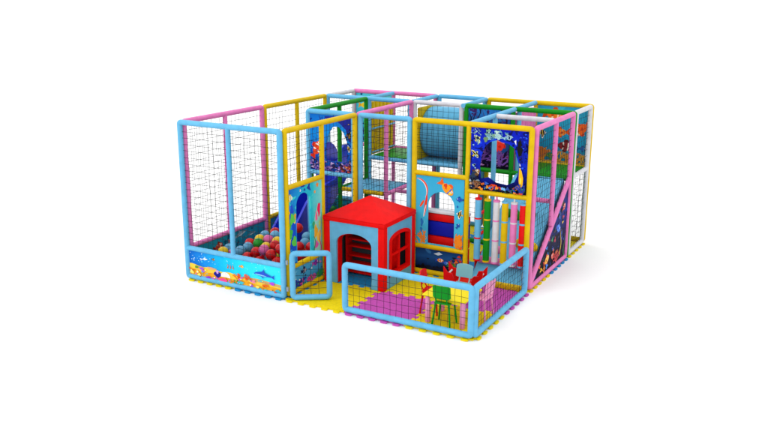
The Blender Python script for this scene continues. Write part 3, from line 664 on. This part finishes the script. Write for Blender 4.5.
# red ladder
t = thing('step_ladder', 'small red padded ladder leaning in the passage left of the hanging rollers', 'ladder')
for y in (2.45, 2.82):
    bm = bmesh.new(); tube(bm, [(4.0, y, .05), (4.0, y, 1.1)], .03, (1, 0, 0)); build('upright', bm, RD, t)
for z in (.35, .7, 1.05):
    bm = bmesh.new(); tube(bm, [(4.0, 2.45, z), (4.0, 2.82, z)], .026); build('rung', bm, RD, t)

# ================================================================== PLAYHOUSE
t = thing('playhouse', 'light blue playhouse with red corner posts and a low pointed red roof', 'playhouse')
x0, x1, y0, y1 = 1.99, 3.09, .97, 2.02; zt = 1.04
for xa, ya in ((x0, y0), (x1-.11, y0), (x0, y1-.11), (x1-.11, y1-.11)):
    bm = bmesh.new(); box(bm, (xa, ya, .03), (xa+.11, ya+.11, zt), .012); build('corner_post', bm, HRD, t)
fr = arch(2.22, 2.86, .03, .885, flat=.27)
bm = bmesh.new(); prism(bm, pmap('y', y0+.03), [(x0+.112, .031), (2.22, .031)]+fr[2:][::-1]+[(2.86, .031), (x1-.112, .031), (x1-.112, zt), (x0+.112, zt)], (), .04); build('front_wall', bm, HBL, t, smooth=False)
# arch trim
def trim(bm, P, pts, w, th):
    """flat band following an open outline, inset by w towards its centre"""
    cx = sum(p[0] for p in pts)/len(pts); cy = sum(p[1] for p in pts)/len(pts)
    ins = []
    for i, p in enumerate(pts):
        a = Vector(pts[max(i-1, 0)]); b = Vector(pts[min(i+1, len(pts)-1)]); d = (b-a).normalized(); nn = Vector((-d.y, d.x))
        if nn.dot(Vector((cx-p[0], cy-p[1]))) < 0: nn = -nn
        ins.append((p[0]+nn.x*w, p[1]+nn.y*w))
    prism(bm, P, pts+ins[::-1], (), th)
bm = bmesh.new(); trim(bm, pmap('y', y0+.105), [(2.862, .03)]+[(u*1.0, v) for u, v in fr[2:]]+[(2.218, .03)], .014, .108); build('arch_trim', bm, HRD, t, smooth=False)
# right wall with window
wh = arch(1.15, 1.84, .22, .91, flat=.16)
bm = bmesh.new(); prism(bm, pmap('x', x1-.03), rect(y0+.112, y1-.112, .031, zt), [wh], .04); build('side_wall', bm, HBL, t, smooth=False)
w = build('window', (lambda b: (trim(b, pmap('x', x1-.028), wh+[wh[0]], .055, .075), b)[1])(bmesh.new()), HRD, t, smooth=False)
bm = bmesh.new(); box(bm, (x1-.05, 1.475, .26), (x1-.012, 1.515, .87), .004); build('mullion', bm, HRD, w)
bm = bmesh.new(); box(bm, (x1-.049, 1.19, .53), (x1-.014, 1.80, .57), .004); build('crossbar', bm, HRD, w)
# left and back walls
bm = bmesh.new(); box(bm, (x0+.01, y0+.112, .031), (x0+.05, y1-.112, zt), .003); build('side_wall', bm, HBL, t)
DK = mat('interior_shade_grey', '#3A474C', .6, 'foam')  # dark grey stands in for the shade inside the playhouse
bm = bmesh.new(); box(bm, (x0+.052, y0+.16, .032), (x0+.062, y1-.112, zt-.01), .002); build('inner_shade_sheet', bm, DK, t)  # added thin sheet, its dark colour paints shade onto the left wall
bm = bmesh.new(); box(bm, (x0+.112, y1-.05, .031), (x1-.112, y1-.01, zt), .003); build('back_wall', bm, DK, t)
# roof
bm = bmesh.new(); e = .0
box(bm, (x0-.008, y0-.008, zt+.002), (x1+.008, y1+.008, 1.115), .015); build('eaves_board', bm, HRD, t)
bm = bmesh.new()
vb = [bm.verts.new(p) for p in ((x0-.02, y0-.02, 1.112), (x1+.02, y0-.02, 1.112), (x1+.02, y1+.02, 1.112), (x0-.02, y1+.02, 1.112))]; ap = bm.verts.new(((x0+x1)/2, (y0+y1)/2, 1.40))
bm.faces.new(vb[::-1])
for k in range(4): bm.faces.new((vb[k], vb[(k+1) % 4], ap))
bmesh.ops.bevel(bm, geom=bm.edges[:], offset=.012, segments=3, affect='EDGES')
build('roof', bm, HRD, t)
# shelf unit inside
s = thing('shelf_unit', 'red open shelf unit inside the arched front of the playhouse', 'shelves')
for z in (.06, .20, .34, .50, .62, .74):
    bm = bmesh.new(); box(bm, (2.12, 1.46, z), (2.96, 1.62, z+.026), .006); build('shelf', bm, HRD, s)
for x in (2.115, 2.955):
    bm = bmesh.new(); box(bm, (x-.018, 1.45, .03), (x+.003, 1.63, .80), .004); build('side_panel', bm, HRD, s)
bm = bmesh.new(); box(bm, (2.12, 1.625, .03), (2.95, 1.645, .80), .003); build('back_panel', bm, DK, s)  # dark colour imitates the shade between the shelves

# ================================================================== GATE AND LOW FENCE
ga = math.atan2(.33, .52)
t = thing('gate', 'small light blue netted gate swung open beside the ball pit', 'gate', None, (2.02, -.02, 0), ga)
P = pmap('y', 0); bm = bmesh.new(); tube(bm, [P(.05, .07), P(.05, .76), P(.60, .76), P(.60, .07)], .044, (0, 1, 0), True, rad=.06); build('gate_frame', bm, LB, t)
net(P, rect(.09, .56, .11, .72), t, .11)
for z in (.2, .62):
    bm = bmesh.new(); tube(bm, [(-.03, 0, z-.03), (-.03, 0, z+.03)], .018); build('hinge', bm, mat('grey_metal', '#8A8F94', .35), t)
t = thing('low_front_fence', 'long low light blue netted fence across the front of the child table', 'fence', 'low fence sections')
P = pmap('y', 0); bm = bmesh.new(); tube(bm, [P(2.99, .07), P(2.99, .745), P(4.965, .745), P(4.965, .07)], .045, (0, 1, 0), True, rad=.05); build('fence_frame', bm, LB, t)
net(P, rect(3.03, 4.92, .11, .70), t, .10, .0028, .003)
t = thing('low_side_fence', 'short low light blue netted fence running back from the fence corner to the yellow post', 'fence', 'low fence sections')
P = pmap('x', 5.0); bm = bmesh.new(); tube(bm, [P(.04, .07), P(.04, .745), P(2.0, .745), P(2.0, .07)], .045, (1, 0, 0), True, rad=.05); build('fence_frame', bm, LB, t)
net(P, rect(.08, 1.96, .11, .70), t, .10, .0028, .003)

# ================================================================== TABLE AND CHAIRS
PLY = mat('yellow_plastic', '#FAE21E', .4, 'plastic'); PLP = mat('pink_plastic', '#F59AC8', .4, 'plastic'); PLG = mat('green_plastic', '#049A22', .35, 'plastic')
PLR = mat('red_plastic', '#D80A0A', .35, 'plastic'); PLB = mat('grey_blue_plastic', '#7DB4BE', .4, 'plastic')
t = thing('play_table', 'low rectangular table with a yellow top and pink legs behind the low front fence', 'table', None, (4.46, .50, .025))
bm = bmesh.new(); box(bm, (-.33, -.30, .395), (.33, .30, .425), .012); build('table_top', bm, PLY, t)
for a, b in (((-.27, -.245, .33), (.27, -.22, .393)), ((-.27, .22, .33), (.27, .245, .393))):
    bm = bmesh.new(); box(bm, a, b, .004); build('apron', bm, PLY, t)
for sx in (-1, 1):
    for sy in (-1, 1):
        bm = bmesh.new(); box(bm, (sx*.265-.03, sy*.235-.03, 0), (sx*.265+.03, sy*.235+.03, .392), .008); build('leg', bm, PLP, t)
def chair(label, loc, rz, m, group='small chairs around the table'):
    """seat faces local +y; backrest at local -y"""
    t = thing('small_chair', label, 'chair', group, loc, rz)
    bm = bmesh.new(); box(bm, (-.118, -.11, .318), (.118, .125, .342), .011)
    for v in bm.verts: v.co.z += .10*(v.co.x**2) + (.12*max(0, -v.co.y-.05))
    build('seat', bm, m, t)
    bm = bmesh.new(); n = 12; F1 = []; F2 = []
    for k in range(n+1):
        u = -1+2*k/n; x = u*.13; y = -.14+.03*u*u; e = max(0, abs(u)-.9)*.10
        h1 = .615-.01*u**2-e; h0 = .415+.008*u**2+e
        F1.append((bm.verts.new((x, y-.008, h0)), bm.verts.new((x, y-.032, h1)))); F2.append((bm.verts.new((x, y+.010, h0)), bm.verts.new((x, y-.014, h1))))
    for k in range(n):
        bm.faces.new((F1[k][0], F1[k+1][0], F1[k+1][1], F1[k][1])); bm.faces.new((F2[k][0], F2[k][1], F2[k+1][1], F2[k+1][0]))
        bm.faces.new((F1[k][1], F1[k+1][1], F2[k+1][1], F2[k][1])); bm.faces.new((F1[k][0], F2[k][0], F2[k+1][0], F1[k+1][0]))
    for k in (0, n): bm.faces.new((F1[k][0], F1[k][1], F2[k][1], F2[k][0]))
    build('backrest', bm, m, t)
    for sx in (-1, 1):
        bm = bmesh.new(); tube(bm, [(sx*.10, .10, .325), (sx*.135, .13, 0)], .0135, (0, 1, 0), n=10); build('leg', bm, m, t)
        bm = bmesh.new(); tube(bm, [(sx*.10, -.09, .325), (sx*.135, -.13, 0)], .0135, (0, 1, 0), n=10); build('leg', bm, m, t)
        bm = bmesh.new(); tube(bm, [(sx*.08, -.08, .325), (sx*.08, -.125, .39), (sx*.08, -.138, .50)], .010, (1, 0, 0), n=10); build('back_support', bm, m, t)
    return t
chair('small green chair with its back to the low front fence', (4.44, .29, .025), .05, PLG)
chair('small red chair at the end of the table nearest the playhouse', (4.07, .63, .025), -PI/2+.15, PLR)
chair('small pink chair at the end of the table beside the side fence', (4.82, .72, .025), PI/2-.1, PLP)
chair('small grey blue chair at the far side of the table facing the front fence', (4.36, 1.02, .025), PI, PLB)

# red rocking toy behind the chairs
t = thing('rocking_toy', 'red rocking toy with pointed ends behind the grey blue chair', 'rocking toy', None, (4.22, 1.50, .03), .12)
for y in (-.13, .13):
    bm = bmesh.new(); pts = [(-.30, .44), (-.26, .26), (-.12, .20), (.12, .20), (.26, .26), (.30, .44), (.19, .36), (.16, .12), (.08, .02), (-.08, .02), (-.16, .12), (-.19, .36)]
    pts = [(-.31, .46), (-.24, .37), (-.17, .36), (-.13, .25), (.13, .25), (.17, .36), (.24, .37), (.31, .46), (.30, .2), (.2, .06), (.08, .0), (-.08, .0), (-.2, .06), (-.30, .2)]
    prism(bm, pmap('y', y), pts, (), .03); build('rocker_side', bm, PLR, t, smooth=False)
bm = bmesh.new(); box(bm, (-.13, -.113, .2), (.13, .113, .235), .008); build('seat', bm, PLR, t)
for x in (-.25, .25):
    bm = bmesh.new(); tube(bm, [(x, -.113, .33), (x, .113, .33)], .014); build('handle', bm, mat('white_plastic', '#DADADA', .4, 'plastic'), t)

# ================================================================== BALLS
BM = {'red': mat('ball_red', '#C8040C', .3, 'plastic', .25), 'blue': mat('ball_blue', '#5A9CC0', .3, 'plastic', .25), 'yellow': mat('ball_yellow', '#DDB808', .25, 'plastic', .25),
      'pink': mat('ball_pink', '#CF5C98', .3, 'plastic', .25), 'green': mat('ball_green', '#0A8C1C', .25, 'plastic', .25)}
BALLS = [(0.414,0.382,0.424,'yellow'), (0.332,0.623,0.400,'blue'), (0.484,0.528,0.356,'pink'), (0.661,0.518,0.440,'blue'), (0.678,0.692,0.460,'blue'), (0.585,0.865,0.470,'red'), (0.978,0.528,0.468,'red'), (0.892,0.697,0.558,'green'), (0.737,0.937,0.539,'yellow'), (0.992,0.837,0.597,'pink'), (0.715,1.111,0.559,'blue'), (1.002,1.010,0.625,'blue'), (0.843,1.225,0.602,'red'), (1.266,0.652,0.591,'red'), (1.099,0.634,0.539,'yellow'), (1.180,0.473,0.552,'pink'), (1.220,0.570,0.411,'blue'), (1.379,0.394,0.528,'red'), (1.136,0.421,0.371,'red'), (1.524,0.353,0.436,'red'), (0.839,0.472,0.376,'red'), (1.502,0.483,0.616,'red'), (1.191,0.811,0.601,'yellow'), (1.009,1.653,0.600,'red'), (1.255,1.565,0.500,'blue'), (1.473,1.018,0.500,'red'), (1.643,1.115,0.500,'red'), (1.336,1.386,0.450,'blue'), (1.431,1.577,0.500,'red'), (0.239,3.956,0.300,'green'), (1.672,0.759,0.450,'red'), (0.824,1.479,0.113,'green'), (1.155,1.597,0.113,'yellow'), (0.789,0.824,0.113,'red'), (1.241,1.443,0.113,'red'), (1.440,1.795,0.113,'red'), (0.571,2.013,0.113,'red'), (1.187,1.933,0.113,'yellow'), (0.650,0.717,0.113,'red'), (1.411,0.540,0.113,'pink'), (1.662,1.593,0.113,'red'), (0.721,1.336,0.113,'yellow'), (0.632,2.178,0.113,'red'), (0.553,1.702,0.113,'pink'), (0.681,1.581,0.113,'red'), (1.748,0.854,0.113,'red'), (1.773,1.036,0.113,'red'), (0.673,2.534,0.113,'red'), (0.760,1.956,0.113,'blue'), (1.113,0.878,0.113,'blue'), (0.518,1.048,0.113,'red'), (1.122,1.770,0.113,'red'), (1.388,0.183,0.113,'red'), (1.705,0.684,0.113,'pink'), (1.235,0.554,0.113,'blue'), (1.555,0.239,0.113,'red'), (0.978,0.613,0.113,'red'), (0.919,1.881,0.113,'red'), (0.663,0.947,0.113,'red'), (0.800,2.127,0.113,'red'), (1.612,0.966,0.113,'red'), (1.438,0.992,0.113,'blue'), (1.313,0.864,0.113,'red'), (1.750,1.225,0.113,'red'), (0.538,1.349,0.113,'red'), (1.739,1.435,0.113,'red'), (0.843,0.236,0.113,'pink'), (1.203,0.727,0.113,'pink'), (0.961,0.789,0.113,'yellow')]
bm = bmesh.new(); bmesh.ops.create_uvsphere(bm, u_segments=24, v_segments=16, radius=.088)
BME = bpy.data.meshes.new('ball')
for f in bm.faces: f.smooth = True
bm.to_mesh(BME); bm.free()
meshes = {}
for c in BM:
    m = BME.copy(); m.materials.append(BM[c]); meshes[c] = m
for x, y, z, c in BALLS:
    o = link(bpy.data.objects.new('ball', meshes[c])); o.location = (x, y, z); o.rotation_euler = (x*7, y*9, 0)
    tag(o, 'glossy plain %s plastic ball lying among the others in the ball pit' % ('light blue' if c == 'blue' else c), 'ball', '%s balls in the ball pit' % ('light blue' if c == 'blue' else c))
